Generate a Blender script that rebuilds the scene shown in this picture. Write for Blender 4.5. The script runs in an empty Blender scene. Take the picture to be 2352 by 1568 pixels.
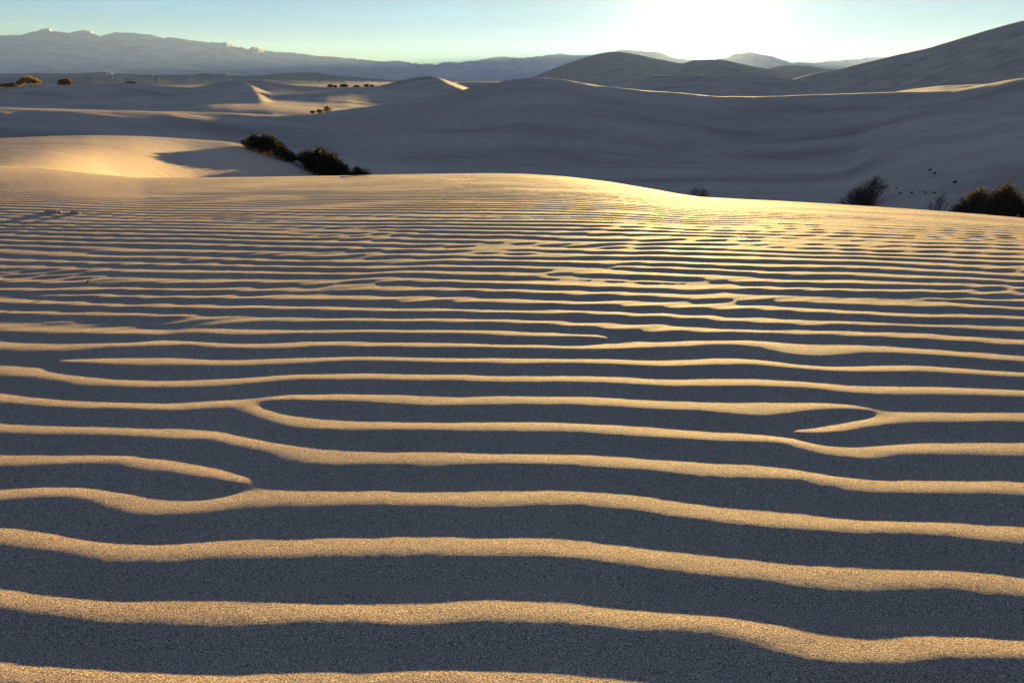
import bpy, math, random
import numpy as np
from mathutils import Vector
rnd = random.Random(7)
C = bpy.context.scene
COL = C.collection

# ------------------------------------------------------------------ camera, sky, sun, exposure
FPX = 1568.0                       # focal length in units of a 2352 x 1568 frame (24 mm on 36 mm film)
PITCH = math.atan(604.0 / FPX)
CP, SP = math.cos(PITCH), math.sin(PITCH)
CAM_Z = 1.0
cam = bpy.data.cameras.new('camera'); cam.lens = 24.0; cam.sensor_width = 36.0
cam.clip_start = 0.05; cam.clip_end = 60000
cam_o = bpy.data.objects.new('camera', cam); COL.objects.link(cam_o)
cam_o.location = (0, 0, CAM_Z); cam_o.rotation_euler = (math.pi / 2 - PITCH, 0, 0)
C.camera = cam_o

def azel(px, py):
    """direction of a point of the view: azimuth (rad, + = right of forward) and tan(elevation)"""
    xc = (np.asarray(px, float) - 1176.0) / FPX; yc = (784.0 - np.asarray(py, float)) / FPX
    f = CP + yc * SP; z = -SP + yc * CP
    return np.arctan2(xc, f), z / np.hypot(xc, f)

SUN_AZ, SUN_T = azel(1614, 114)
SUN_AZ = float(SUN_AZ); SUN_EL = math.atan(float(SUN_T))
SUN_DIR = Vector((math.sin(SUN_AZ) * math.cos(SUN_EL), math.cos(SUN_AZ) * math.cos(SUN_EL), math.sin(SUN_EL)))
SUN_STRENGTH, SKY_STRENGTH, EXPOSURE = 5.0, 0.05, 3.15

w = bpy.data.worlds.new('World'); C.world = w; w.use_nodes = True
nt = w.node_tree; nt.nodes.clear()
N = nt.nodes.new; L = nt.links.new
sky = N('ShaderNodeTexSky'); sky.sky_type = 'NISHITA'; sky.sun_disc = False
sky.sun_elevation = SUN_EL; sky.sun_rotation = SUN_AZ
sky.altitude = 0; sky.air_density = 1.0; sky.dust_density = 1.0; sky.ozone_density = 5.0
bg = N('ShaderNodeBackground'); bg.inputs['Strength'].default_value = SKY_STRENGTH
out = N('ShaderNodeOutputWorld')
# bright air close round the sun (aureole), a function of the angle to the sun
tc = N('ShaderNodeTexCoord')
dot = N('ShaderNodeVectorMath'); dot.operation = 'DOT_PRODUCT'; dot.inputs[1].default_value = SUN_DIR
nrm = N('ShaderNodeVectorMath'); nrm.operation = 'NORMALIZE'
L(tc.outputs['Generated'], nrm.inputs[0]); L(nrm.outputs[0], dot.inputs[0])
ac = N('ShaderNodeMath'); ac.operation = 'ARCCOSINE'; L(dot.outputs['Value'], ac.inputs[0])
def expo(scale_deg, amp):
    m = N('ShaderNodeMath'); m.operation = 'DIVIDE'; L(ac.outputs[0], m.inputs[0]); m.inputs[1].default_value = -math.radians(scale_deg)
    e = N('ShaderNodeMath'); e.operation = 'EXPONENT'; L(m.outputs[0], e.inputs[0])
    a = N('ShaderNodeMath'); a.operation = 'MULTIPLY'; L(e.outputs[0], a.inputs[0]); a.inputs[1].default_value = amp
    return a
def glow(a, col):
    v = N('ShaderNodeVectorMath'); v.operation = 'SCALE'; v.inputs[0].default_value = col; L(a.outputs[0], v.inputs['Scale']); return v
g1 = glow(expo(3.4, 2.6), (1.0, .88, .66)); g2 = glow(expo(1.1, 30.0), (1.0, .85, .6)); g3 = glow(expo(12.0, .8), (1.0, .80, .34))
ad = N('ShaderNodeVectorMath'); ad.operation = 'ADD'; L(g1.outputs[0], ad.inputs[0]); L(g2.outputs[0], ad.inputs[1])
# soft shoulder on the sky's brightness: c / (1 + c / k)
KS = (.56, 1.15, 1.55)
pw = N('ShaderNodeSeparateXYZ'); L(sky.outputs[0], pw.inputs[0]); cx = N('ShaderNodeCombineXYZ')
for i in range(3):
    q = N('ShaderNodeMath'); q.operation = 'POWER'; q.inputs[1].default_value = (1.5, 1.6, 2.5)[i]; L(pw.outputs[i], q.inputs[0]); L(q.outputs[0], cx.inputs[i])
tint = N('ShaderNodeVectorMath'); tint.operation = 'MULTIPLY'; tint.inputs[1].default_value = (1.4, 4.4, 6.0); L(cx.outputs[0], tint.inputs[0])
flo = N('ShaderNodeVectorMath'); flo.operation = 'ADD'; flo.inputs[1].default_value = (.51, .40, .17); L(tint.outputs[0], flo.inputs[0]); tint = flo
dv = N('ShaderNodeVectorMath'); dv.operation = 'DIVIDE'; dv.inputs[1].default_value = KS; L(tint.outputs[0], dv.inputs[0])
a1 = N('ShaderNodeVectorMath'); a1.operation = 'ADD'; a1.inputs[1].default_value = (1, 1, 1); L(dv.outputs[0], a1.inputs[0])
sh = N('ShaderNodeVectorMath'); sh.operation = 'DIVIDE'; L(tint.outputs[0], sh.inputs[0]); L(a1.outputs[0], sh.inputs[1])
ad3 = N('ShaderNodeVectorMath'); ad3.operation = 'ADD'; L(ad.outputs[0], ad3.inputs[0]); L(g3.outputs[0], ad3.inputs[1])
ad2 = N('ShaderNodeVectorMath'); ad2.operation = 'ADD'; L(ad3.outputs[0], ad2.inputs[0]); L(sh.outputs[0], ad2.inputs[1])
# a few faint cirrus streaks
mpc = N('ShaderNodeMapping'); mpc.inputs['Scale'].default_value = (3.2, 3.2, 34); mpc.inputs['Rotation'].default_value = (.05, .12, 0); L(nrm.outputs[0], mpc.inputs['Vector'])
cn = N('ShaderNodeTexNoise'); cn.inputs['Scale'].default_value = 1.6; cn.inputs['Detail'].default_value = 5; cn.inputs['Roughness'].default_value = .55; cn.inputs['Distortion'].default_value = .6; L(mpc.outputs[0], cn.inputs['Vector'])
cm = N('ShaderNodeMapRange'); cm.inputs['From Min'].default_value = .56; cm.inputs['From Max'].default_value = .8; cm.inputs['To Min'].default_value = 1.0; cm.inputs['To Max'].default_value = 1.22; L(cn.outputs['Fac'], cm.inputs['Value'])
sc_ = N('ShaderNodeVectorMath'); sc_.operation = 'SCALE'; L(ad2.outputs[0], sc_.inputs[0]); L(cm.outputs[0], sc_.inputs['Scale']); ad2 = sc_
L(ad2.outputs[0], bg.inputs['Color']); L(bg.outputs[0], out.inputs['Surface'])

sl = bpy.data.lights.new('sun', 'SUN'); sl.energy = SUN_STRENGTH; sl.angle = math.radians(0.5); sl.color = (1.0, 0.69, 0.25)
so = bpy.data.objects.new('sun', sl); COL.objects.link(so)
so.rotation_euler = SUN_DIR.to_track_quat('Z', 'Y').to_euler(); so.location = (60, 200, 60)
vs = C.view_settings; vs.view_transform = 'Standard'; vs.look = 'None'; vs.exposure = EXPOSURE; vs.gamma = 1.0; vs.use_curve_mapping = False
C.cycles.volume_bounces = 1; C.cycles.max_bounces = 6

# ------------------------------------------------------------------ noise
def hash2(ix, iy, seed):
    h = (ix.astype(np.int64) * 374761393 + iy.astype(np.int64) * 668265263 + seed * 1442695041) & 0xffffffff
    h = ((h ^ (h >> 13)) * 1274126177) & 0xffffffff
    return ((h ^ (h >> 16)) & 0xffff) / 65535.0
def vnoise(x, y, seed=0):
    xi = np.floor(x); yi = np.floor(y); fx = x - xi; fy = y - yi
    fx = fx * fx * fx * (fx * (fx * 6 - 15) + 10); fy = fy * fy * fy * (fy * (fy * 6 - 15) + 10)
    xi = xi.astype(np.int64); yi = yi.astype(np.int64)
    a = hash2(xi, yi, seed); b = hash2(xi + 1, yi, seed); c = hash2(xi, yi + 1, seed); d = hash2(xi + 1, yi + 1, seed)
    return (a + (b - a) * fx) * (1 - fy) + (c + (d - c) * fx) * fy - 0.5
def fbm(x, y, seed=0, oct=4, gain=.5):
    s = 0; a = 1
    for o in range(oct):
        s = s + a * vnoise(x * 2 ** o + 17.3 * o, y * 2 ** o - 9.1 * o, seed + o); a *= gain
    return s
def smin(a, b, k): return 0.5 * (a + b - np.sqrt((a - b) ** 2 + k * k))
def smax(a, b, k): return 0.5 * (a + b + np.sqrt((a - b) ** 2 + k * k))
def sstep(e0, e1, x):
    t = np.clip((x - e0) / (e1 - e0), 0, 1); return t * t * (3 - 2 * t)

# ------------------------------------------------------------------ terrain (heights relative to the lens, + = up)
AZG = np.radians(np.arange(-90, 90.01, 0.05))
def smooth(v, deg):
    n = max(1, int(deg / 0.05)); k = np.exp(-0.5 * (np.arange(-3 * n, 3 * n + 1) / n) ** 2); k /= k.sum()
    return np.convolve(np.pad(v, 3 * n, mode='edge'), k, mode='valid')
class Ridge:
    """a dune crest seen across the view: points (px, py, range, near slope); falls away on both sides"""
    def __init__(s, pts, wid, far, sm=.25, end=.35, cave=0.0):
        P = np.array(pts, float); az, t = azel(P[:, 0], P[:, 1])
        o = np.argsort(az); az = az[o]; P = P[o]; t = t[o]
        r = np.interp(AZG, az, P[:, 2]); z = np.interp(AZG, az, t * P[:, 2]); sl_ = np.interp(AZG, az, P[:, 3])
        out_ = np.maximum(0, az[0] - AZG) + np.maximum(0, AZG - az[-1])
        z = z - out_ * r * end
        s.r = smooth(r, sm * 2); s.z = smooth(z, sm); s.s = smooth(sl_, sm * 3); s.w = wid; s.far = far; s.cave = cave
    def __call__(s, az, r):
        rc = np.interp(az, AZG, s.r); z = np.interp(az, AZG, s.z); sn = np.interp(az, AZG, s.s)
        d = rc - r
        hyp = np.sqrt(d * d + s.w ** 2) - s.w
        return z - np.where(d > 0, sn, s.far) * hyp - s.shoulder(az, d)
    def shoulder(s, az, d): return 0.0
class Spine:
    """a dune crest running through the ground: points (px, py, range) and a slope on each side"""
    def __init__(s, pts, left, right, wid):
        P = np.array(pts, float); az, t = azel(P[:, 0], P[:, 1])
        s.p = np.stack([P[:, 2] * np.sin(az), P[:, 2] * np.cos(az), t * P[:, 2]], 1); s.l = left; s.rt = right; s.w = wid
    def __call__(s, x, y):
        best = np.full(x.shape, 1e18); z = np.zeros(x.shape); side = np.zeros(x.shape)
        for i in range(len(s.p) - 1):
            a, b = s.p[i], s.p[i + 1]; d = b - a; ll = d[0] ** 2 + d[1] ** 2
            t = np.clip(((x - a[0]) * d[0] + (y - a[1]) * d[1]) / ll, 0, 1)
            dx = x - a[0] - t * d[0]; dy = y - a[1] - t * d[1]; q = dx * dx + dy * dy; m = q < best
            best = np.where(m, q, best); z = np.where(m, a[2] + t * d[2], z)
            side = np.where(m, d[0] * dy - d[1] * dx, side)
        dist = np.sqrt(best)
        # crests are given from far to near, so the left-hand side looks to the right of the view
        k = s.l + (s.rt - s.l) * sstep(-1, 1, side / (np.sqrt(best) + 1e-6) / 8)
        return z - k * (np.sqrt(dist ** 2 + s.w ** 2) - s.w)

# the rippled dune under the camera: flat top that rolls over at its brink
_b = np.array([(-900, 395), (-300, 372), (0, 380), (120, 388), (240, 401), (320, 408), (420, 408), (600, 406), (800, 403), (1000, 399), (1130, 398), (1200, 399),
               (1300, 405), (1400, 417), (1500, 434), (1560, 445), (1610, 452), (1700, 456.5), (1900, 467), (2100, 480), (2352, 500), (2700, 525), (3400, 560)], float)
_az, _t = azel(_b[:, 0], _b[:, 1])
BR_T = smooth(np.interp(AZG, _az, -_t), .35)
FH = 1.0
def front(az, r):
    td = np.interp(az, AZG, BR_T)
    back = np.cos(np.clip(az, -math.pi, math.pi)) < 0.2
    td = np.where(back, 0.09, td)
    rc = 2 * FH / (1.42 * td); rs = .42 * rc
    c = FH / ((rc - rs) * (rc + rs))
    d = np.maximum(0, r - rs); dm = .5 / (2 * c)
    return -FH - np.where(d < dm, c * d * d, c * dm * dm + .5 * (d - dm))

RIDGES = [
 # lit mound on the left, in front of the big dune
 Ridge([(-900, 360, 36, -.02), (-300, 335, 36, -.035), (0, 320, 35, -.035), (100, 315.5, 35, -.035), (200, 313, 35, -.03), (300, 314, 35, -.025), (430, 319, 35, -.01), (530, 323, 34.5, .02),
        (560, 328, 34.5, .09), (600, 338, 34, .11), (680, 355, 33.5, .12), (740, 374, 33.5, .12), (800, 396, 33.5, .12), (870, 412, 33.5, .12), (960, 432, 33.5, .12)], 2.5, .33, .35),
 # the big dune across the middle
 Ridge([(-900, 250, 95, .16), (-200, 246, 92, .16), (0, 248, 90, .16), (200, 253, 90, .16), (400, 258, 90, .16), (600, 265.5, 92, .14), (680, 268, 92, .12), (740, 262, 94, .10), (800, 255, 96, .11), (900, 243, 100, .13),
        (1000, 226, 104, .14), (1100, 201, 108, .15), (1170, 187, 110, .15), (1230, 181, 110, .15), (1300, 184, 110, .16), (1400, 199, 110, .17), (1500, 213, 110, .17), (1600, 222, 110, .17),
        (1650, 225, 112, .17), (1800, 223, 116, .16), (1950, 218, 120, .15), (2050, 215, 122, .14), (2177, 215, 122, .13), (2231, 205, 122, .12), (2272, 197, 122, .12), (2320, 187, 122, .12), (2352, 183, 122, .12),
        (2500, 170, 122, .12), (3000, 150, 125, .12)], 4.5, .12, .3),
 # pale wedge just behind its right part
 Ridge([(2030, 219, 150, .05), (2060, 213, 150, .05), (2095, 207, 150, .05), (2163, 199, 150, .05), (2272, 196, 150, .05), (2320, 190, 150, .05), (2800, 180, 150, .05)], 5.0, .2, .25),
 # low sunlit tongue and left-hand field behind the big dune
 Ridge([(380, 263, 150, -.02), (417, 255.5, 150, -.025), (478, 247.5, 150, -.025), (530, 245.5, 150, -.025), (615, 247, 150, -.025), (718, 254, 150, -.02), (800, 264, 150, -.02)], 4.0, .02, .25),
 Ridge([(-900, 200, 330, .12), (-100, 203, 330, .12), (0, 204.5, 330, .12), (40, 204, 330, .12), (62, 199, 330, .12), (90, 196.5, 330, .12), (120, 197.5, 330, .12), (180, 198, 330, .12), (240, 196, 330, .12), (290, 192, 330, .08), (300, 192.5, 330, .01), (340, 196.5, 330, .005), (400, 202, 330, .01), (441, 204, 330, .03), (480, 198, 335, .12), (510, 189, 340, .13), (548, 184.5, 340, .13),
        (600, 188, 340, .04), (650, 196.5, 340, .035), (690, 201, 340, .03), (746, 206, 340, .02), (849, 206, 340, .03), (900, 200, 340, .06)], 9.0, .1, .3),
 Ridge([(640, 240, 210, .04), (746, 218, 230, .03), (800, 217, 230, .03), (849, 220, 230, .04), (900, 230, 230, .04)], 5, .04, .3),
 Ridge([(860, 212, 260, .05), (924, 205, 260, .06), (960, 207, 260, .06), (1000, 211, 250, .06), (1060, 216, 250, .06)], 5, .05, .3),
 Ridge([(1040, 196, 420, .1), (1060, 191, 420, .1), (1140, 192, 420, .1), (1250, 194, 420, .1)], 8, .1, .25),
 # high dunes in front of the sun and on the right
 Ridge([(1100, 215, 1700, .3), (1180, 193, 1700, .3), (1218, 179, 1700, .28), (1259, 163, 1700, .26), (1293, 149.5, 1700, .24), (1345, 132, 1700, .24), (1379, 123, 1700, .24), (1406, 119, 1700, .24), (1430, 120, 1700, .24), (1471, 127.5, 1700, .24), (1498, 134, 1700, .24),
        (1533, 140, 1700, .24), (1566, 147, 1700, .24), (1592, 139, 1700, .24), (1627, 136, 1700, .24), (1664, 138, 1700, .24), (1702, 147, 1700, .24), (1736, 154, 1700, .24), (1760, 158, 1700, .24), (1850, 176, 1700, .2), (1950, 200, 1700, .2)], 36, .25, .16),
 Ridge([(1500, 176, 420, .12), (1600, 172, 420, .13), (1700, 172, 420, .13), (1787, 180, 420, .13), (1839, 187, 420, .13), (1890, 195, 420, .12), (1958, 205, 400, .12), (2016, 213, 390, .12), (2080, 224, 380, .12)], 5, .2, .2),
 Ridge([(1700, 164, 2100, .2), (1760, 158, 2100, .2), (1787, 152.5, 2100, .2), (1815, 150, 2100, .2), (1866, 153, 2100, .2), (1897, 159, 2100, .2), (1915, 158, 2100, .2), (1935, 162, 2100, .2)], 36, .2, .12),
 Ridge([(1780, 196, 520, .25), (1839, 178.5, 520, .25), (1873, 169, 520, .25), (1924, 160, 520, .25), (1975, 147, 520, .25), (2044, 131, 520, .25), (2129, 112, 520, .25), (2197, 92, 520, .25), (2266, 71, 520, .25), (2341, 51, 520, .25),
        (2450, 30, 520, .25), (2700, 10, 520, .25), (3200, 60, 520, .25)], 14, .25, .18),
]
SPINES = [
 Spine([(520, 188, 350), (545, 185, 320), (575, 197, 255), (590, 217, 205), (600, 236, 170), (602, 250, 150)], .22, .5, 1.0),
 Spine([(930, 192, 345), (962, 175.5, 335), (986, 174.5, 330), (1004, 179, 322), (1030, 194, 280), (1062, 208, 240)], .2, .33, 1.2),
]
_md = azel([-300, 0, 150, 250, 400, 530, 600, 700], [380] * 8)[0]
_mt = smooth(np.interp(AZG, _md, [19, 17, 13, 9, 4, 1, 0, -3]), 1.2)
RIDGES[0].shoulder = lambda az, d: .2 * np.logaddexp(0, (d - np.interp(az, AZG, _mt)) / 1.8) * 1.8
RIDGES[4].shoulder = lambda az, d: .16 * np.logaddexp(0, (d - 20) / 5) * 5 * (1 - sstep(-.38, -.33, az))
RIDGES[3].shoulder = lambda az, d: .22 * np.logaddexp(0, (d - 22) / 5) * 5
def _m2(az, d):
    d0 = 15 + 10 * fbm(az * 3.1, az * 0 + .7, 77, 2); b = 1.6 + 2.2 * fbm(az * 5.3, az * 0 + 2.7, 78, 2)
    b = b * sstep(-.42, -.15, az)
    return b / (1 + np.exp(-np.clip((d - d0) / 2.6, -30, 30))) + .35 * np.exp(-((d - 33) / 4.5) ** 2) * np.sin(az * 9 + 1) * (az > -.5)
RIDGES[1].shoulder = _m2
_FR = np.log(np.array([8, 20, 40, 75, 130, 200, 330, 600, 900, 2000, 20000], float))
_FZ = np.array([-8.0, -8.0, -8.2, -8.2, -7.4, -7.0, -7.5, -9, -11, -13, -14], float)
def field(x, y):
    az = np.arctan2(x, y); r = np.hypot(x, y) + 1e-6
    fl = np.interp(np.log(r), _FR, _FZ)
    k = np.clip(.006 * r + .15, .2, 3)
    fl = fl + (0.22 * fbm(x / 14, y / 9, 3, 3)) * sstep(10, 60, r) + 1.2 * fbm(x / 90, y / 60, 5, 3) * sstep(100, 350, r) * (1 - sstep(1500, 3000, r))
    h = fl
    for i, R in enumerate(RIDGES):
        kk = k * (1.6 if i == 1 else 1)
        h = smax(h, R(az, r), kk)
    for S in SPINES:
        h = smax(h, S(x, y), .6)
    h = h + (.2 + .22 * sstep(-.35, -.1, az)) * fbm(x / 13, y / 9, 11, 4) * sstep(45, 75, r) * (1 - .6 * sstep(100, 120, r)) + .9 * fbm(x / 60, y / 35, 12, 3) * sstep(120, 500, r) * .5 * (1 - sstep(1000, 1800, r))
    return h
def terrain(x, y):
    az = np.arctan2(x, y); r = np.hypot(x, y)
    return smax(field(x, y), front(az, r), .12)
def ground_z(x, y):
    return float(terrain(np.array([x], float), np.array([y], float))[0]) + CAM_Z
def place(px, r):
    az = float(azel(px, 300)[0]); return r * math.sin(az), r * math.cos(az)

# ------------------------------------------------------------------ ripples
def wpt(px, py):                       # onto the flat top of the dune
    px = np.asarray(px, float); py = np.asarray(py, float)
    xc = (px - 1176) / FPX; yc = (784 - py) / FPX; z = SP - yc * CP; f = CP + yc * SP
    return FH * xc / z, FH * f / z
def rowL(*p): return [(x / 2, 861.3 + y / 2) for x, y in p]
def rowR(*p): return [(1176 + x / 2, 861.3 + y / 2) for x, y in p]
def rowU(*p): return [(x / 2, 402 + y / 2) for x, y in p]
def rowV(*p): return [(1176 + x / 2, 402 + y / 2) for x, y in p]
ROWS = [  # (label, points); label None = found from the others
 (-1, [(0, 1566), (600, 1600), (1176, 1590), (1700, 1640), (2352, 1665)]),
 (0, rowL((0, 1065), (450, 1112), (900, 1148), (1100, 1137), (1500, 1132), (2340, 1135)) + rowR((0, 1137), (500, 1157), (1000, 1190), (1300, 1265), (1500, 1300), (1700, 1310), (1850, 1298), (2100, 1285), (2352, 1297))),
 (1, rowL((0, 765), (300, 800), (450, 832), (600, 842), (900, 832), (1300, 832), (1600, 825), (2000, 828), (2340, 818)) + rowR((0, 820), (300, 830), (600, 855), (900, 902), (1200, 947), (1350, 972), (1600, 973), (1850, 962), (2050, 970), (2352, 1005))),
 (2, rowL((0, 578), (200, 565), (375, 572), (525, 605), (680, 632), (850, 632), (1000, 608), (1150, 586), (1400, 590), (1700, 585), (2340, 588)) + rowR((0, 585), (300, 588), (600, 612), (900, 662), (1200, 692), (1500, 714), (1800, 720), (2352, 762))),
 (None, rowL((0, 410), (200, 415), (400, 405), (500, 400), (700, 440), (900, 465), (1050, 482))),
 (3, rowL((0, 262), (400, 272), (800, 285), (1000, 290), (1150, 330), (1300, 370), (1450, 400), (1700, 402), (2340, 400)) + rowR((0, 400), (300, 405), (600, 425), (900, 460), (1200, 475), (1350, 480), (1550, 520), (1800, 535), (2352, 550))),
 (4, rowL((0, 125), (250, 150), (500, 150), (800, 160), (1100, 152), (1190, 190), (1300, 225), (1500, 245), (2000, 250), (2340, 250)) + rowR((0, 250), (300, 252), (600, 275), (900, 295), (1200, 305), (1300, 312), (1400, 345), (1500, 370), (1600, 375), (1750, 362), (2000, 362), (2352, 365))),
 (5, rowL((1300, 115), (1600, 110), (2000, 135), (2340, 130)) + rowR((0, 130), (300, 130), (600, 150), (900, 160), (1150, 172), (1300, 160), (1450, 145), (1560, 152))),
 (None, rowR((1400, 262), (1500, 258), (1600, 240), (1700, 212), (1900, 210), (2352, 212))),
 (6, rowU((0, 915), (200, 935), (400, 970), (600, 970), (1000, 965), (1200, 950), (1400, 935), (1700, 935), (2340, 942)) + rowV((0, 945), (300, 944), (700, 960), (1100, 960), (1350, 968), (1550, 1000), (1700, 1003), (2352, 1012))),
 (7, rowU((400, 862), (600, 875), (800, 870), (1100, 875), (1400, 860), (1600, 850), (1900, 852), (2340, 862)) + rowV((0, 863), (300, 862), (700, 870), (1100, 865), (1250, 880), (1500, 900), (1900, 900), (2352, 930))),
 (8, rowU((0, 800), (150, 805), (350, 805), (500, 785), (700, 780), (850, 775), (1000, 790), (1200, 795), (1500, 780), (1700, 785), (2340, 791)) + rowV((0, 792), (400, 795), (800, 785), (950, 777), (1100, 782), (1200, 795), (1300, 820), (1450, 820), (1600, 807), (1800, 815), (2100, 835), (2352, 855))),
 (9, rowU((0, 625), (130, 630), (200, 655), (400, 655), (650, 655), (800, 662), (900, 683), (1000, 715), (1060, 730), (1300, 722), (1600, 715), (2340, 724)) + rowV((0, 735), (300, 738), (400, 742))),
 (None, rowU((0, 710), (200, 720), (400, 725), (600, 730))),
 (10, rowU((1250, 665), (1400, 660), (1600, 655), (2340, 665)) + rowV((0, 668), (250, 684), (400, 700), (550, 717), (700, 720))),
]
DIS = [  # core of each fork in the ripples: px, py, sign, cut (-1 left, +1 right)
 rowL((1115, 500))[0] + (-1, -1), rowL((1215, 128))[0] + (1, -1),
 rowR((1300, 250))[0] + (1, 1), rowR((1640, 165))[0] + (-1, 1),
 rowU((300, 845))[0] + (1, -1), rowU((720, 730))[0] + (-1, -1), rowU((1180, 680))[0] + (1, -1),
 rowV((450, 745))[0] + (-1, 1),
]
DW = [(wpt(a, b), s, c) for a, b, s, c in DIS]
def dsum(u, v):
    t = np.zeros(np.shape(u)); m = np.ones(np.shape(u))
    for (a, b), s, c in DW:
        du, dv = (u - a), (v - b) * 1.3
        t = t + s * (np.arctan2(dv, du) if c < 0 else np.arctan2(-dv, -du) + math.pi) / (2 * math.pi)
        m = m * np.tanh(np.hypot(du, dv) / .07)
    return t, m
pu, pv, pg = [], [], []; late = []
for lab, pts in ROWS:
    P = np.array(pts, float); n = 5
    xx = np.concatenate([np.linspace(P[i, 0], P[i + 1, 0], n, endpoint=False) for i in range(len(P) - 1)] + [P[-1:, 0]])
    yy = np.interp(xx, P[:, 0], P[:, 1])
    u, v = wpt(xx, yy); S, _m = dsum(u, v); U = np.unwrap(S * 2 * math.pi) / (2 * math.pi)
    ref = int(np.argmin(abs(xx - 1176))); U = U - U[ref] + S[ref]
    u, v, U = u[::2], v[::2], U[::2]
    if lab is None: late.append((u, v, U, int(np.argmin(abs(xx[::2] - 1176)))))
    else: pu.append(u); pv.append(v); pg.append(lab - U)
def tps(u, v, g, lam=3e-4):
    n = len(u); r2 = (u[:, None] - u[None]) ** 2 * .25 + (v[:, None] - v[None]) ** 2
    K = np.where(r2 > 0, r2 * np.log(r2 + 1e-20), 0) + lam * np.eye(n)
    P = np.stack([np.ones(n), u, v], 1); A = np.zeros((n + 3, n + 3)); A[:n, :n] = K; A[:n, n:] = P; A[n:, :n] = P.T
    return np.linalg.solve(A, np.concatenate([g, [0, 0, 0]]))
def tpe(cf, u, v, U, V):
    s = cf[-3] + cf[-2] * U + cf[-1] * V
    for i in range(len(u)):
        r2 = (U - u[i]) ** 2 * .25 + (V - v[i]) ** 2
        s = s + cf[i] * r2 * np.log(r2 + 1e-20)
    return s
au, av, ag = np.concatenate(pu), np.concatenate(pv), np.concatenate(pg)
cf = tps(au, av, ag)
for u, v, U, ref in late:
    pr = tpe(cf, au, av, u, v); lab = np.round(np.mean(pr + U)); pu.append(u); pv.append(v); pg.append(lab - U)
au, av, ag = np.concatenate(pu), np.concatenate(pv), np.concatenate(pg)
cf = tps(au, av, ag)
# smooth fields kept on coarse grids and read back with cubic interpolation
def cub(F, x0, dx, y0, dy, X, Y):
    fx = np.clip((X - x0) / dx, 1, F.shape[1] - 2.001); fy = np.clip((Y - y0) / dy, 1, F.shape[0] - 2.001)
    ix = fx.astype(int); iy = fy.astype(int); fx = fx - ix; fy = fy - iy
    def wts(t): return [-.5 * t + t * t - .5 * t ** 3, 1 - 2.5 * t * t + 1.5 * t ** 3, .5 * t + 2 * t * t - 1.5 * t ** 3, -.5 * t * t + .5 * t ** 3]
    wx, wy = wts(fx), wts(fy); s_ = 0
    for j in range(4):
        r_ = 0
        for i in range(4): r_ = r_ + wx[i] * F[iy + j - 1, ix + i - 1]
        s_ = s_ + wy[j] * r_
    return s_
GU = np.arange(-13, 13, .05); GV = np.arange(.4, 15.9, .025)
gu, gv = np.meshgrid(GU, GV)
cu = np.arange(-13, 13.01, .1); cv = np.arange(.4, 3.4, .03); cU, cV = np.meshgrid(cu, cv)
Gc = tpe(cf, au, av, cU, cV)
Ga = float(tpe(cf, au, av, np.array([0.0]), np.array([2.5]))[0])
def cnoise(su, sv, seed):
    r_ = np.random.RandomState(seed)
    z = r_.randn(*gu.shape) + 1j * r_.randn(*gu.shape)
    fu = np.fft.fftfreq(len(GU), .05)[None]; fv = np.fft.fftfreq(len(GV), .025)[:, None]
    F = np.fft.fft2(z) * np.exp(-.5 * ((fu * su * 2 * math.pi) ** 2 + (fv * sv * 2 * math.pi) ** 2))
    z = np.fft.ifft2(F); return z / np.sqrt(np.mean(abs(z) ** 2))
CN = .46 + .4 * sstep(4.3, 5.6, gv) + cnoise(.42, .12, 5) + .4 * cnoise(.2, .09, 8)
WARP = .55 * fbm(gu / 1.6, gv / .9, 31, 2) + .16 * fbm(gu / .3, gv / .2, 33, 2); WN = .12 * fbm(gu / .8, gv / .8, 9, 2); AMN = 1 + .12 * fbm(gu / .9, gv / .3, 61, 2)
C2 = cnoise(.22, .09, 15) * .0008 * sstep(1.9, 3.2, gv) * (1 - sstep(4.6, 6.2, gv)) * (.4 + 1.6 * np.clip(fbm(gu / 1.1, gv / .6, 91, 2) + .2, 0, 1))
def profile(ph):
    ph = ph + .22 * (np.cos(ph) - 1)                  # long gentle side towards the sun, short steep one away from it
    b = .5 + .5 * np.cos(ph)
    return b
LV = np.linspace(0, 17, 400)                               # the ripples lie closer together towards the brink
LN = np.cumsum((LV[1] - LV[0]) / np.interp(LV, [2.8, 4, 5.2, 6.2, 9], [.168, .15, .128, .116, .112])); LN = LN - np.interp(2.5, LV, LN)
def ripple(x, y):
    r = np.hypot(x, y); g_ = lambda F: cub(F, GU[0], .05, GV[0], .025, x, y)
    S, M = dsum(x, y)
    psi_n = M * np.exp(2j * math.pi * (cub(Gc, cu[0], .1, cv[0], .03, x, y) + S + .10 * fbm(x / .30, y / .16, 101, 3)))
    # farther off the same rows carry on, with forks where the slowly varying amplitude passes through zero
    n_far = Ga + np.interp(y, LV, LN) + x * .42 + .035 * x ** 2 * np.sign(x) + g_(WARP)
    psi_f = g_(CN) * np.exp(2j * math.pi * n_far)
    wgt = 1 - sstep(2.6, 3.0, y + g_(WN))
    psi = wgt * psi_n + (1 - wgt) * psi_f * .9
    amp = np.clip(abs(psi) ** .6, 0, 1.0) * g_(AMN)
    h = amp * (profile(np.angle(psi)) - .45)
    # faint cross ripples that braid the troughs, strongest in the middle distance
    h2 = np.real(g_(C2) * np.exp(2j * math.pi * (y * .93 - x * .36) / .095))
    A = np.interp(r, [0, 1.2, 2.5, 3.5, 4.5, 6, 8, 11, 16], RIP_H)
    return (A * h + h2 + .0003 * fbm(x / .03, y / .025, 71, 3)) * sstep(.33, .50, y)
RIP_H = [.0095, .0095, .0086, .0071, .0055, .0042, .0036, .0032, .002]
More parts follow.
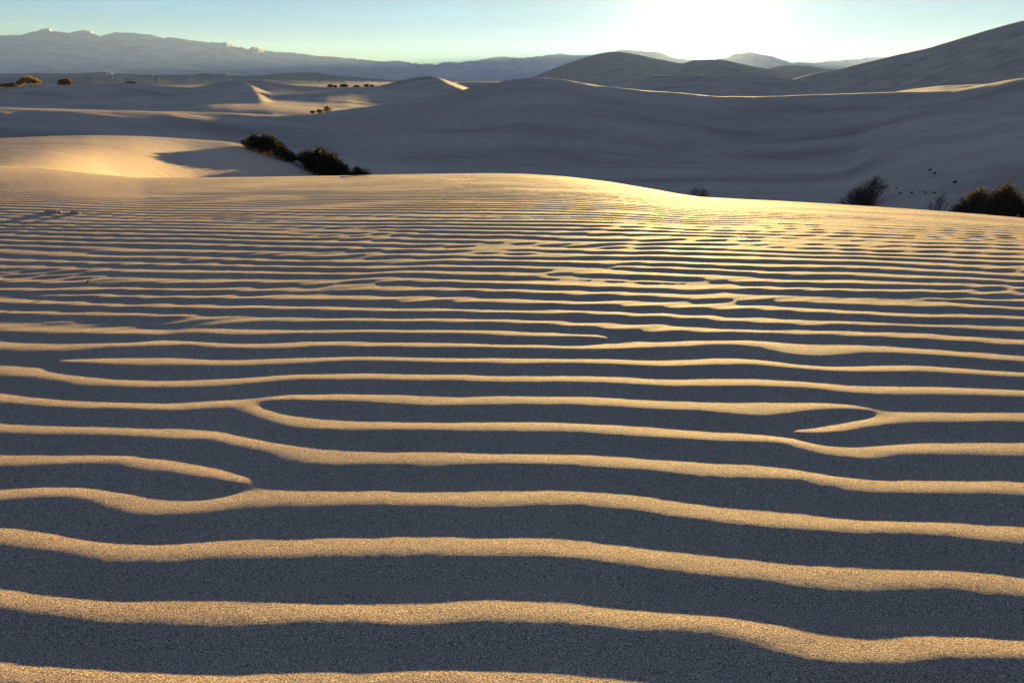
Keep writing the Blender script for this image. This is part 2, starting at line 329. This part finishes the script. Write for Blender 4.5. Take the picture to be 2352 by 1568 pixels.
def front_full(x, y):
    az = np.arctan2(x, y); r = np.hypot(x, y)
    return front(az, r) + ripple(x, y) - .004 + .003 * fbm(x / 1.9, y / 1.4, 41, 2) * sstep(1.0, 4, r)

# ------------------------------------------------------------------ helpers
def tag(o, label=None, cat=None, group=None, kind=None):
    if label: o['label'] = label
    if cat: o['category'] = cat
    if group: o['group'] = group
    if kind: o['kind'] = kind
    return o
def mesh_obj(name, verts, faces, mat, parent=None, smooth_=True):
    me = bpy.data.meshes.new(name)
    verts = np.asarray(verts, np.float32); faces = np.asarray(faces, np.int32)
    k = faces.shape[1]
    me.vertices.add(len(verts)); me.vertices.foreach_set('co', verts.ravel())
    me.loops.add(faces.size); me.loops.foreach_set('vertex_index', faces.ravel())
    me.polygons.add(len(faces)); me.polygons.foreach_set('loop_start', np.arange(0, faces.size, k, dtype=np.int32))
    me.polygons.foreach_set('use_smooth', np.full(len(faces), smooth_))
    me.update(calc_edges=True); me.validate()
    if mat: me.materials.append(mat)
    o = bpy.data.objects.new(name, me); COL.objects.link(o)
    if parent: o.parent = parent
    return o
def grid_faces(nr, nc, wrap=False):
    i = np.arange(nr - 1)[:, None]; j = np.arange(nc if wrap else nc - 1)[None]; j2 = (j + 1) % nc
    a = i * nc + j; b = i * nc + j2
    return np.stack([a + 0 * j, b + 0 * i, b + nc, a + nc], -1).reshape(-1, 4)

def new_mat(name):
    m = bpy.data.materials.new(name); m.use_nodes = True; t = m.node_tree
    p = t.nodes['Principled BSDF']; return m, t, p
def noise_node(t, vec, scale, detail=3, rough=.5):
    n = t.nodes.new('ShaderNodeTexNoise'); n.inputs['Scale'].default_value = scale; n.inputs['Detail'].default_value = detail; n.inputs['Roughness'].default_value = rough
    t.links.new(vec, n.inputs['Vector']); return n
def ramp(t, fac, stops):
    r = t.nodes.new('ShaderNodeValToRGB'); e = r.color_ramp.elements
    while len(e) > 1: e.remove(e[-1])
    e[0].position = stops[0][0]; e[0].color = (*stops[0][1], 1)
    for p_, c_ in stops[1:]:
        q = e.new(p_); q.color = (*c_, 1)
    t.links.new(fac, r.inputs['Fac']); return r
def sand_mat(name, near_):
    m, t, p = new_mat(name)
    geo = t.nodes.new('ShaderNodeNewGeometry'); P = geo.outputs['Position']
    p.inputs['Roughness'].default_value = .85; p.inputs['Specular IOR Level'].default_value = .04
    big = noise_node(t, P, 1.3 if near_ else .08, 4)
    base = ramp(t, big.outputs['Fac'], [(.3, (.35, .27, .215)), (.7, (.405, .315, .25))])
    if near_:
        gr = noise_node(t, P, 360, 2, .75)
        g2_ = ramp(t, gr.outputs['Fac'], [(.36, (.28, .27, .28)), (.49, (.95, .95, .95)), (.64, (2.1, 2.05, 1.95))])
        mx = t.nodes.new('ShaderNodeMix'); mx.data_type = 'RGBA'; mx.blend_type = 'MULTIPLY'; mx.inputs['Factor'].default_value = 1
        t.links.new(base.outputs[0], mx.inputs['A']); t.links.new(g2_.outputs[0], mx.inputs['B'])
        t.links.new(mx.outputs['Result'], p.inputs['Base Color'])
        b1 = noise_node(t, P, 290, 3, .75)
        bp = t.nodes.new('ShaderNodeBump'); bp.inputs['Strength'].default_value = 1.0; bp.inputs['Distance'].default_value = .0085
        t.links.new(b1.outputs['Fac'], bp.inputs['Height']); t.links.new(bp.outputs[0], p.inputs['Normal'])
    else:
        mq = t.nodes.new('ShaderNodeMapping'); mq.inputs['Scale'].default_value = (.035, .13, .2); mq.inputs['Rotation'].default_value = (0, 0, .12); t.links.new(P, mq.inputs['Vector'])
        st = noise_node(t, mq.outputs[0], 1.0, 6, .62)          # darker mineral sand in wind-drawn streaks, also painting relief shading into the colour
        sr = ramp(t, st.outputs['Fac'], [(.32, (.66, .64, .64)), (.47, (.95, .95, .95)), (.68, (1.16, 1.15, 1.13))])
        mx = t.nodes.new('ShaderNodeMix'); mx.data_type = 'RGBA'; mx.blend_type = 'MULTIPLY'; mx.inputs['Factor'].default_value = 1
        t.links.new(base.outputs[0], mx.inputs['A']); t.links.new(sr.outputs[0], mx.inputs['B'])
        t.links.new(mx.outputs['Result'], p.inputs['Base Color'])
        mp = t.nodes.new('ShaderNodeMapping'); mp.inputs['Scale'].default_value = (.55, 1.6, 1); mp.inputs['Rotation'].default_value = (0, 0, .25); t.links.new(P, mp.inputs['Vector'])
        b1 = noise_node(t, mp.outputs[0], 2.2, 3, .6)
        b0 = t.nodes.new('ShaderNodeBump'); b0.inputs['Strength'].default_value = .8; b0.inputs['Distance'].default_value = .7
        b2 = noise_node(t, mp.outputs[0], .16, 5, .6); t.links.new(b2.outputs['Fac'], b0.inputs['Height'])
        ln = t.nodes.new('ShaderNodeVectorMath'); ln.operation = 'LENGTH'; t.links.new(P, ln.inputs[0])     # folds fade out on the low mound close by
        mr = t.nodes.new('ShaderNodeMapRange'); mr.inputs['From Min'].default_value = 38; mr.inputs['From Max'].default_value = 60; mr.inputs['To Min'].default_value = .06; mr.inputs['To Max'].default_value = .42; t.links.new(ln.outputs['Value'], mr.inputs['Value']); t.links.new(mr.outputs[0], b0.inputs['Distance'])
        bp = t.nodes.new('ShaderNodeBump'); bp.inputs['Strength'].default_value = .6; bp.inputs['Distance'].default_value = .035; t.links.new(b0.outputs[0], bp.inputs['Normal'])
        t.links.new(b1.outputs['Fac'], bp.inputs['Height']); t.links.new(bp.outputs[0], p.inputs['Normal'])
    return m
M_NEAR = sand_mat('rippled_sand', True); M_FAR = sand_mat('dune_sand', False)

# ------------------------------------------------------------------ the rippled dune the camera stands on
FAZ = math.radians(48)
rr = [.30, .34, .38, .42, .46, .49, .52, .55, .58, .60, .62, .64, .66, .68, .70, .72]
while rr[-1] < 15.4: rr.append(rr[-1] + min(rr[-1] ** 2 * .0021, .015 if rr[-1] < 7.5 else .019))
rr = np.array(rr)
side_ = np.radians(np.linspace(48.6, 89.5, 70))
aa = np.concatenate([-side_[::-1], np.linspace(-FAZ, FAZ, 840), side_])
R_, A_ = np.meshgrid(rr, aa, indexing='ij')
X = R_ * np.sin(A_); Y = R_ * np.cos(A_)
Z = front_full(X, Y)
o = mesh_obj('rippled_dune', np.stack([X, Y, Z + CAM_Z], -1).reshape(-1, 3), grid_faces(len(rr), len(aa)), M_NEAR)
tag(o, kind='structure')

# ------------------------------------------------------------------ the dune field and valley floor, one sheet to the horizon
a_in = np.radians(np.arange(-50, 50.01, .15)); a_out = np.radians(np.arange(52, 308.1, 3.2))
AA = np.concatenate([a_in, a_out])
RR = np.concatenate([[.05], np.arange(.5, 20, .5), 1 / np.linspace(1 / 20.2, 1 / 55, 70), np.exp(np.linspace(math.log(56), math.log(700), 400)), np.exp(np.linspace(math.log(707), math.log(3000), 150)), np.exp(np.linspace(math.log(3100), math.log(17000), 36))])
R_, A_ = np.meshgrid(RR, AA, indexing='ij')
X = R_ * np.sin(A_); Y = R_ * np.cos(A_)
AW = np.arctan2(X, Y)
Z = terrain(X, Y)
# beyond the sides and behind the camera the ground eases into a plain dune top and valley
inside = (np.abs(AW) < math.radians(89)) & (R_ < 15.1)
Z = np.where(inside, Z - .03, Z - .004)
o = mesh_obj('dune_field', np.stack([X, Y, Z + CAM_Z], -1).reshape(-1, 3), grid_faces(len(RR), len(AA), True), M_FAR)
tag(o, kind='structure')

# ------------------------------------------------------------------ hills and mountains
def rock_mat(name, c1, c2, sc):
    m, t, p = new_mat(name)
    geo = t.nodes.new('ShaderNodeNewGeometry'); n = noise_node(t, geo.outputs['Position'], sc, 6, .6)
    r = ramp(t, n.outputs['Fac'], [(.35, c1), (.65, c2)]); t.links.new(r.outputs[0], p.inputs['Base Color'])
    p.inputs['Roughness'].default_value = .95; p.inputs['Specular IOR Level'].default_value = .1
    return m
def range_mesh(name, pts, r, depth, mat, foot=-16, rough=1.0, seed=0, rows=70, step=1.0):
    P = np.array(pts, float); xs = np.arange(P[0, 0], P[-1, 0] + .1, step); ys = np.interp(xs, P[:, 0], P[:, 1])
    az, t = azel(xs, ys); zc = t * r
    s = np.linspace(-1.25, 1, rows)[:, None]                        # -: towards the camera, +: behind the crest
    prof = np.where(s < 0, np.clip(1 + s / 1.25, 0, 1) ** 1.35, 1 - s ** 1.2)
    rr_ = r + s * depth; x = rr_ * np.sin(az); y = rr_ * np.cos(az)
    h = zc - foot; kk = np.exp(-.5 * (np.arange(-40, 41) / 14.) ** 2); hs = np.convolve(np.pad(h, 40, mode='edge'), kk / kk.sum(), mode='valid')
    spur = 1 - np.abs(2 * vnoise(x / (depth * .22), y / (depth * .9), seed)) * 1.0
    gul = fbm(x / (depth * .2), y / (depth * .3), seed + 3, 4, .55)
    env = np.sin(math.pi * np.clip(prof, 0, 1)) * (s != 0)
    z = foot + hs * prof + (h - hs) * prof ** 4 + env * h * rough * (.10 * (spur - .6) + .07 * gul)
    z[0] = foot - 30; z[-1] = foot - 30
    o = mesh_obj(name, np.stack([x, y, z + CAM_Z], -1).reshape(-1, 3), grid_faces(rows, len(xs)), mat)
    return tag(o, kind='structure')
def jag(pts, amp, step, seed):
    P = np.array(pts, float); xs = np.arange(P[0, 0], P[-1, 0], step); ys = np.interp(xs, P[:, 0], P[:, 1])
    return list(zip(xs, ys + amp * fbm(xs / 14, xs * 0 + 3.3, seed, 4, .6)))
M_MTN = rock_mat('mountain_rock', (.26, .25, .25), (.40, .385, .38), .004)
M_HILL = rock_mat('dark_hill_rock', (.11, .09, .09), (.19, .16, .155), .02)
range_mesh('mountain_range', jag([(-500, 60), (-200, 90), (0, 81), (51, 79), (68, 73), (88, 71), (99, 65.5), (112, 66), (123, 71), (161, 75), (178, 72), (193, 68), (208, 72), (229, 84), (246, 80), (263, 74.5), (273, 73.5), (308, 75), (328, 77), (355, 81), (379, 87), (386, 84), (410, 86),
      (437, 92), (478, 97), (520, 97), (547, 106), (569, 113.5), (583, 106.6), (602, 112), (632, 119), (684, 122), (735, 128), (804, 133), (883, 141), (917, 140), (958, 146), (993, 147.5), (1010, 152), (1060, 162), (1120, 185)], 2.4, 1.2, 3), 9500, 2600, M_MTN, seed=2)
range_mesh('mountain_range', jag([(900, 176), (960, 158), (999, 150), (1016, 143.5), (1060, 142), (1098, 138), (1122, 132.6), (1167, 130), (1191, 134), (1242, 128), (1290, 122), (1310, 126.5), (1358, 127), (1400, 121), (1427, 113.5), (1464, 116), (1515, 120), (1545, 132), (1600, 138), (1660, 134), (1690, 124), (1712, 120.5), (1733, 120.5), (1753, 126.5), (1775, 129), (1794, 137), (1815, 143.5),
      (1883, 144), (1897, 141), (1958, 137), (1992, 132), (2033, 132), (2200, 128), (2500, 110), (2800, 120)], 2.6, 1.2, 6), 15800, 1700, M_MTN, seed=9)
range_mesh('dark_hills', jag([(-400, 168), (0, 168.5), (150, 168.5), (225, 166.5), (245, 165), (270, 169), (380, 172), (440, 171), (475, 167.5), (500, 169), (560, 174.5), (600, 173), (640, 169), (700, 165.5), (740, 168.5), (790, 175), (830, 178), (925, 186), (1000, 188.5), (1050, 190), (1130, 192)], 1.6, 1.0, 12), 3600, 420, M_HILL, foot=-14, rough=.6, seed=14, rows=50)
range_mesh('low_hills', jag([(-400, 177), (0, 178), (200, 176), (300, 179), (420, 182), (600, 183), (800, 187), (1000, 191), (1130, 192)], 1.2, 1.5, 22), 1900, 300, M_HILL, foot=-14, rough=.25, seed=24, rows=40)

# ------------------------------------------------------------------ haze
hm = bpy.data.materials.new('haze_air'); hm.use_nodes = True; ht = hm.node_tree; ht.nodes.clear()
pvn = ht.nodes.new('ShaderNodeVolumePrincipled'); pvn.inputs['Color'].default_value = (.37, .55, .95, 1); pvn.inputs['Density'].default_value = 0.0000225; pvn.inputs['Anisotropy'].default_value = .2
mo = ht.nodes.new('ShaderNodeOutputMaterial'); ht.links.new(pvn.outputs[0], mo.inputs['Volume'])
hx, y0, y1, z0, z1 = 18000, -18000, 18500, -70, 780
v = [(-hx, y0, z0), (hx, y0, z0), (hx, y1, z0), (-hx, y1, z0), (-hx, y0, z1), (hx, y0, z1), (hx, y1, z1), (-hx, y1, z1)]
f = [(0, 3, 2, 1), (4, 5, 6, 7), (0, 1, 5, 4), (1, 2, 6, 5), (2, 3, 7, 6), (3, 0, 4, 7)]
o = mesh_obj('haze', v, f, hm, smooth_=False); tag(o, kind='stuff')

# ------------------------------------------------------------------ plants
def hit(px, py, r0=12.0, r1=1400.0):
    """where the line of sight through a point of the view meets the ground"""
    az, t = azel(px, py); az = float(az); t = float(t)
    r = np.exp(np.linspace(math.log(r0), math.log(r1), 3000))
    z = terrain(r * math.sin(az), r * math.cos(az)); k = np.nonzero(z >= t * r)[0]
    rr_ = r[k[0]] if len(k) else r1
    return rr_ * math.sin(az), rr_ * math.cos(az), rr_
def leaf_mat(name, cols, trans=.25):
    m, t, p = new_mat(name)
    geo = t.nodes.new('ShaderNodeNewGeometry'); r = ramp(t, geo.outputs['Random Per Island'], [(i / (len(cols) - 1), c_) for i, c_ in enumerate(cols)])
    p.inputs['Roughness'].default_value = .8; p.inputs['Specular IOR Level'].default_value = .15
    t.links.new(r.outputs[0], p.inputs['Base Color'])
    tr = t.nodes.new('ShaderNodeBsdfTranslucent'); t.links.new(r.outputs[0], tr.inputs['Color'])
    mx = t.nodes.new('ShaderNodeMixShader'); mx.inputs[0].default_value = trans
    t.links.new(p.outputs[0], mx.inputs[1]); t.links.new(tr.outputs[0], mx.inputs[2])
    t.links.new(mx.outputs[0], t.nodes['Material Output'].inputs['Surface']); return m
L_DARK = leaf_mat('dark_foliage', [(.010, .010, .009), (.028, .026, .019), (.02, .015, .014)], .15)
L_BROWN = leaf_mat('brown_foliage', [(.03, .022, .018), (.06, .045, .032), (.045, .038, .025)], .25)
L_ORANGE = leaf_mat('orange_foliage', [(.20, .10, .035), (.34, .19, .06), (.14, .10, .03)], .45)
L_GREEN = leaf_mat('olive_foliage', [(.08, .10, .035), (.17, .16, .06), (.20, .15, .06)], .4)
def wood(name, c_):
    m, t, p = new_mat(name); geo = t.nodes.new('ShaderNodeNewGeometry'); n = noise_node(t, geo.outputs['Position'], 30, 3)
    r = ramp(t, n.outputs['Fac'], [(.3, tuple(v * .7 for v in c_)), (.7, c_)]); t.links.new(r.outputs[0], p.inputs['Base Color']); p.inputs['Roughness'].default_value = .9; return m
W_DARK = wood('dark_bark', (.06, .045, .035)); W_PALE = wood('pale_dry_wood', (.30, .23, .16)); W_BR = wood('brown_twig', (.12, .08, .055))

def tubes(paths, radii, sides=3):
    """paths: list of (n,3) arrays, radii: list of (n,) arrays -> verts, quads"""
    V, F = [], []; base = 0
    for P, R in zip(paths, radii):
        P = np.asarray(P); n = len(P); d = np.gradient(P, axis=0); d /= np.linalg.norm(d, axis=1)[:, None] + 1e-9
        ref = np.array([.31, .87, .38]); a = np.cross(d, ref); a /= np.linalg.norm(a, axis=1)[:, None] + 1e-9; b = np.cross(d, a)
        th = np.arange(sides) * 2 * math.pi / sides
        ring = P[:, None] + R[:, None, None] * (np.cos(th)[None, :, None] * a[:, None] + np.sin(th)[None, :, None] * b[:, None])
        V.append(ring.reshape(-1, 3)); F.append(grid_faces(n, sides, True) + base); base += n * sides
    return np.concatenate(V), np.concatenate(F)
def thing(name, x, y, z, label, cat, group=None):
    o = bpy.data.objects.new(name, None); COL.objects.link(o); o.location = (x, y, z); o.empty_display_size = .3
    return tag(o, label, cat, group)
def shrub(name, x, y, hw, hd, height, seed, lm, wm, label, cat='bush', group=None, stems=150, leaves=60, lean=.55, leaf=.05, env=None, curl=.3, slim=.28):
    """a multi-stemmed desert shrub: curved stems from many rootings, small leaves and twiglets all along them"""
    rs = np.random.RandomState(seed); z0 = ground_z(x, y)
    root = thing(name, x, y, z0, label, cat, group)
    paths, radii, lv = [], [], []
    lobes = [(rs.uniform(-.7, .7), rs.uniform(.75, 1.12), rs.uniform(.18, .4)) for _ in range(4)]
    for i in range(stems):
        a = rs.uniform(0, 2 * math.pi); q = math.sqrt(rs.rand()) * .92
        sx, sy = q * math.cos(a), q * math.sin(a)
        bx, by = sx * hw * (1 - lean * .55), sy * hd * (1 - lean * .55)
        H = height * math.sqrt(max(.06, 1 - q * q)) * (env(sx) if env else 1)
        H *= .82 + .3 * max(math.exp(-((sx - l0) / l2) ** 2) * l1 for l0, l1, l2 in lobes) + rs.normal(0, .09)
        H = max(H, .1 * height)
        gz = ground_z(x + bx, y + by) - z0 - .02
        gt = ground_z(x + sx * hw, y + sy * hd) - z0
        t = np.linspace(0, 1, 7); wob = rs.normal(0, .035 * height, 2)
        px_ = bx + (sx * hw - bx) * t ** 1.4 + wob[0] * np.sin(t * 5); py_ = by + (sy * hd - by) * t ** 1.4 + wob[1] * np.sin(t * 4 + 1)
        pz_ = gz + (gt - gz) * t + H * np.sin(t * math.pi / 2 * (1 + .25 * curl)) ** .9
        P = np.stack([px_, py_, pz_], 1); paths.append(P); radii.append(np.linspace(.011, .003, 7) * (height / .8) ** .7)
        tt = rs.uniform(.12, 1.0, leaves) ** .75
        c = np.stack([np.interp(tt, t, P[:, k]) for k in range(3)], 1) + rs.normal(0, .055 * height, (leaves, 3)) * (.4 + tt[:, None])
        lv.append(c)
    V, F = tubes(paths, radii)
    mesh_obj('branches', V, F, wm, root)
    c = np.concatenate(lv); n = len(c)
    out_ = c / np.array([hw, hd, height]); up = np.stack([out_[:, 0], out_[:, 1], np.full(n, .9)], 1) + rs.normal(0, .5, (n, 3)); up /= np.linalg.norm(up, axis=1)[:, None]
    sd = np.cross(up, rs.normal(0, 1, (n, 3))); sd /= np.linalg.norm(sd, axis=1)[:, None]
    ln = leaf * rs.uniform(.6, 1.5, n)[:, None]; wd = ln * slim
    floor_ = -.01
    A = c - sd * wd; B = c + up * ln * .5 + sd * wd * .2 - sd * wd; D = c + up * ln; E = c + sd * wd + up * ln * .45
    V = np.stack([A, E, D, B], 1).reshape(-1, 3); F = np.arange(4 * n).reshape(-1, 4)
    mesh_obj('foliage', V, F, lm, root, smooth_=False)
    return root
def on_view(px, r, **k): return place(px, r)

# dark bushes on the flank of the sunlit mound
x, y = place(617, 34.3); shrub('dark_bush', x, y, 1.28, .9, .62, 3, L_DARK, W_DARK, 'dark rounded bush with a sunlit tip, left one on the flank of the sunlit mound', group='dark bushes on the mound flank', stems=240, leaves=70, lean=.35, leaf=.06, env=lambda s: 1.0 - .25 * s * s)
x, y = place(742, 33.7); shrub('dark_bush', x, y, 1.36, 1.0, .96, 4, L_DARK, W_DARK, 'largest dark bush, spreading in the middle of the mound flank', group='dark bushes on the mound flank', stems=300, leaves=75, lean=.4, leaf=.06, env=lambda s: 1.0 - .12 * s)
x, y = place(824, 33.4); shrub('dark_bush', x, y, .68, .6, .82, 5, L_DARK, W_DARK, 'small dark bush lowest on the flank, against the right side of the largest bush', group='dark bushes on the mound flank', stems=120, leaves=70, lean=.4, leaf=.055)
x, y = place(566, 34.2); shrub('golden_bush', x, y, .36, .3, .36, 6, L_GREEN, W_BR, 'little golden green bush at the left end of the dark bushes', stems=50, leaves=30, lean=.7, leaf=.06)
# shrubs on the basin floor behind the brink, right
def behind(px, base, top, half):
    """stand on the basin floor where the line of sight meets it: x, y, half width, height in metres"""
    az, t = azel(px, base); az = float(az); t = float(t); r = np.linspace(24, 90, 2500)
    z = field(r * math.sin(az), r * math.cos(az)); k = np.nonzero(z >= t * r)[0]; q = r[k[0]] if len(k) else 60.
    return q * math.sin(az), q * math.cos(az), q * abs(float(azel(px + half, base)[0]) - az), q * (float(azel(px, top)[1]) - t)
BG = 'brown bushes in the basin behind the brink'
def basin(name, px, base, top, half, seed, lm, wm, label, group=None, **k):
    x, y, hw, h = behind(px, base, top, half); return shrub(name, x, y, hw, hw * .8, h / 1.05, seed, lm, wm, label, group=group, **k)
basin('brown_bush', 1976, 484, 424, 66, 11, L_BROWN, W_BR, 'brown fan shaped bush standing alone beyond the right brink', BG, stems=210, leaves=20, lean=.9, leaf=.11, slim=.10)
basin('sparse_bush', 2150, 494, 446, 30, 12, L_BROWN, W_BR, 'thin leafless bush of few upright stems between two brown bushes', stems=20, leaves=20, lean=.85, leaf=.08, slim=.12)
basin('brown_bush', 2224, 502, 447, 62, 13, L_BROWN, W_BR, 'brown broad bush next to the thin leafless bush', BG, stems=230, leaves=24, lean=.8, leaf=.11, slim=.11)
basin('brown_bush', 2296, 507, 436, 58, 14, L_BROWN, W_DARK, 'tallest and darkest bush of the basin, near the right edge', BG, stems=280, leaves=30, lean=.72, leaf=.11, slim=.13)
basin('brown_bush', 2368, 510, 458, 40, 15, L_DARK, W_DARK, 'dark bush cut by the right edge of the view', BG, stems=130, leaves=45, lean=.5, leaf=.09)
basin('faint_bush', 1604, 462, 431, 28, 16, L_GREEN, W_BR, 'faint greenish bush peeping over the brink below the sun', stems=60, leaves=20, lean=.8, leaf=.08, slim=.13)
# tufts on the basin floor
TG = 'dead tufts dotted over the basin floor'
tl = ['dark tuft high on the basin slope, upper of a pair', 'tuft just below right of the upper tuft', 'leftmost small tuft of the dotted group', 'tuft at the left end of the lower dotted row', 'second tuft of the lower dotted row', 'third tuft of the lower dotted row', 'right end tuft of the lower dotted row', 'lone dark tuft with a trail of sand behind it, right of the others']
for i, (px, py, w_) in enumerate([(2135, 393, .16), (2147, 400, .11), (2059, 434, .07), (2068, 446, .08), (2094, 444, .09), (2125, 443, .07), (2146, 444, .065), (2193, 421, .17)]):
    x, y, r = hit(px, py, 20); shrub('dead_tuft', x, y, w_, w_ * .8, w_ * .75, 30 + i, L_BROWN, W_DARK, tl[i], cat='tuft', group=TG, stems=30, leaves=12, lean=1.3, leaf=.03)
# shrubs far left
OG = 'orange shrubs on the far left dunes'
for i, (px, py, w_, h_, lab) in enumerate([(91, 197.5, 5.0, 2.6, 'largest orange shrub, rounded, on the far left dune crest'), (43, 205.5, 4.0, 1.3, 'low flat orange shrub at the far left edge of the dunes'),
                                     (177, 198.5, 1.8, 1.9, 'upright reddish shrub right of the largest orange shrub'), (166, 198.5, 1.2, 1.4, 'small dark red shrub leaning against the upright reddish shrub')]):
    x, y = place(px, 329); shrub('orange_shrub', x, y, w_, w_ * .6, h_, 50 + i, L_ORANGE, W_BR, lab, cat='shrub', group=OG, stems=90, leaves=34, lean=.5, leaf=.42, slim=.3)
FG = 'little shrubs on the sand hummocks far off'
fl = ['leftmost shrub of the far hummock row', 'second far shrub of the hummock row, lower', 'widest shrub of the far hummock row', 'far shrub at the right end of the hummock row', 'small far shrub on the bare crest right of the hummocks', 'smallest far shrub beside the crest one', 'little shrub beyond the sunlit sliver of sand']
for i, (px, w_, h_) in enumerate([(768, 1.5, .8), (779, .8, .45), (798, 2.4, .95), (826, 1.7, .5), (849, 1.3, .75), (861, .8, .4), (322, 2.4, .5)]):
    x, y = place(px, 338); shrub('far_shrub', x, y, w_, w_ * .6, h_, 160 + i, L_ORANGE if i in (3, 6) else L_BROWN, W_BR, fl[i], cat='shrub', group=FG, stems=50, leaves=22, lean=1.3, leaf=.4, slim=.3)
GG = 'grass tufts behind the big dune crest'
for i, (px, w_, h_, lab) in enumerate([(757, .75, .62, 'olive grass tuft poking over the crest at the foot of the big dune'), (738, .5, .34, 'lower grass tuft left of the olive one on the crest'), (722, .35, .26, 'smallest grass tuft at the left end of the three on the crest')]):
    x, y = place(px, 96); shrub('grass_tuft', x, y, w_, w_ * .6, h_, 80 + i, L_GREEN, W_BR, lab, cat='tuft', group=GG, stems=60, leaves=18, lean=1.3, leaf=.14, slim=.14)

# ------------------------------------------------------------------ little things lying on the rippled sand
def fz(x, y): return float(front_full(np.array([x]), np.array([y]))[0]) + CAM_Z
def top_hit(px, py):
    az, t = azel(px, py); az = float(az); t = float(t); r = np.linspace(.8, 14, 6000)
    z = front_full(r * math.sin(az), r * math.cos(az)); k = np.nonzero(z >= t * r)[0]; rr_ = r[k[0]] if len(k) else 12
    return rr_ * math.sin(az), rr_ * math.cos(az)
def sprig(name, px, py, size, seed, mat, label, cat, n=6, flat=.5):
    x, y = top_hit(px, py); z = fz(x, y); root = thing(name, x, y, z, label, cat); rs = np.random.RandomState(seed)
    for i in range(n):
        a = rs.uniform(0, 2 * math.pi); t = np.linspace(0, 1, 7); l_ = size * rs.uniform(.5, 1)
        P = np.stack([np.cos(a) * l_ * t * .8, np.sin(a) * l_ * t * .5, l_ * (1 - flat) * np.sin(t * 1.9 + .1 * i) + .001], 1) + np.cumsum(rs.normal(0, size * .03, (7, 3)), 0) * [1, 1, .4]
        V, F = tubes([P], [np.linspace(.05, .018, 7) * size], 5); mesh_obj('twig', V, F, mat, root)
    return root
sprig('dry_sprig', 199, 655, .034, 1, W_BR, 'tiny reddish dry sprig standing in a ripple trough on the left', 'sprig', 7, .25)
def branch(name, px, py, length, seed, mat, label):
    x, y = top_hit(px, py); z = fz(x, y); root = thing(name, x, y, z, label, 'twig'); rs = np.random.RandomState(seed)
    def onsand(P): return np.stack([P[:, 0], P[:, 1], np.array([fz(x + a, y + b) for a, b in P[:, :2]]) - z + P[:, 2]], 1)
    t = np.linspace(-.5, .5, 13); P = np.stack([t * length, .12 * length * np.sin(t * 5), .006 + .03 * length * np.cos(t * 3.1)], 1)
    V, F = tubes([onsand(P)], [np.linspace(.0075, .003, 13)], 6); mesh_obj('stem', V, F, mat, root)
    for i in range(3):
        k = 3 + 3 * i; a = rs.uniform(-.9, .9); q = np.linspace(0, 1, 6)[:, None] * np.array([[math.cos(a), math.sin(a), .10]]) * length * .22
        b_ = np.zeros((6, 3)) + P[k]; V, F = tubes([onsand(b_ + q)], [np.linspace(.004, .0015, 6)], 5); mesh_obj('side_twig', V, F, mat, root)
    return root
branch('dry_twig', 812, 407, .34, 3, W_PALE, 'pale dry twig lying on the brink below the largest dark bush')
def clod(px, py, w_, h_, seed, label):
    x, y = top_hit(px, py); z = fz(x, y); rs = np.random.RandomState(seed); n, m_ = 12, 20
    th = np.linspace(.02, math.pi / 2 + .25, n)[:, None]; ph = np.linspace(0, 2 * math.pi, m_, endpoint=False)[None]
    R = 1 + .35 * fbm(np.cos(ph) * 1.7 + th * 1.3, np.sin(ph) * 1.7, seed, 3)
    V = np.stack([R * np.sin(th) * np.cos(ph) * w_, R * np.sin(th) * np.sin(ph) * w_ * .6, R * np.cos(th) * h_], -1).reshape(-1, 3)
    o = mesh_obj('sand_clod', V, grid_faces(n, m_, True), M_NEAR); o.location = (x, y, z); tag(o, label, 'sand clod', 'sand clods on the upper left of the rippled dune'); return o
clod(121, 489, .07, .022, 1, 'wide low sand clod, left of the two on the far ripples')
clod(171, 492, .045, .020, 2, 'smaller darker sand clod, right of the two on the far ripples')
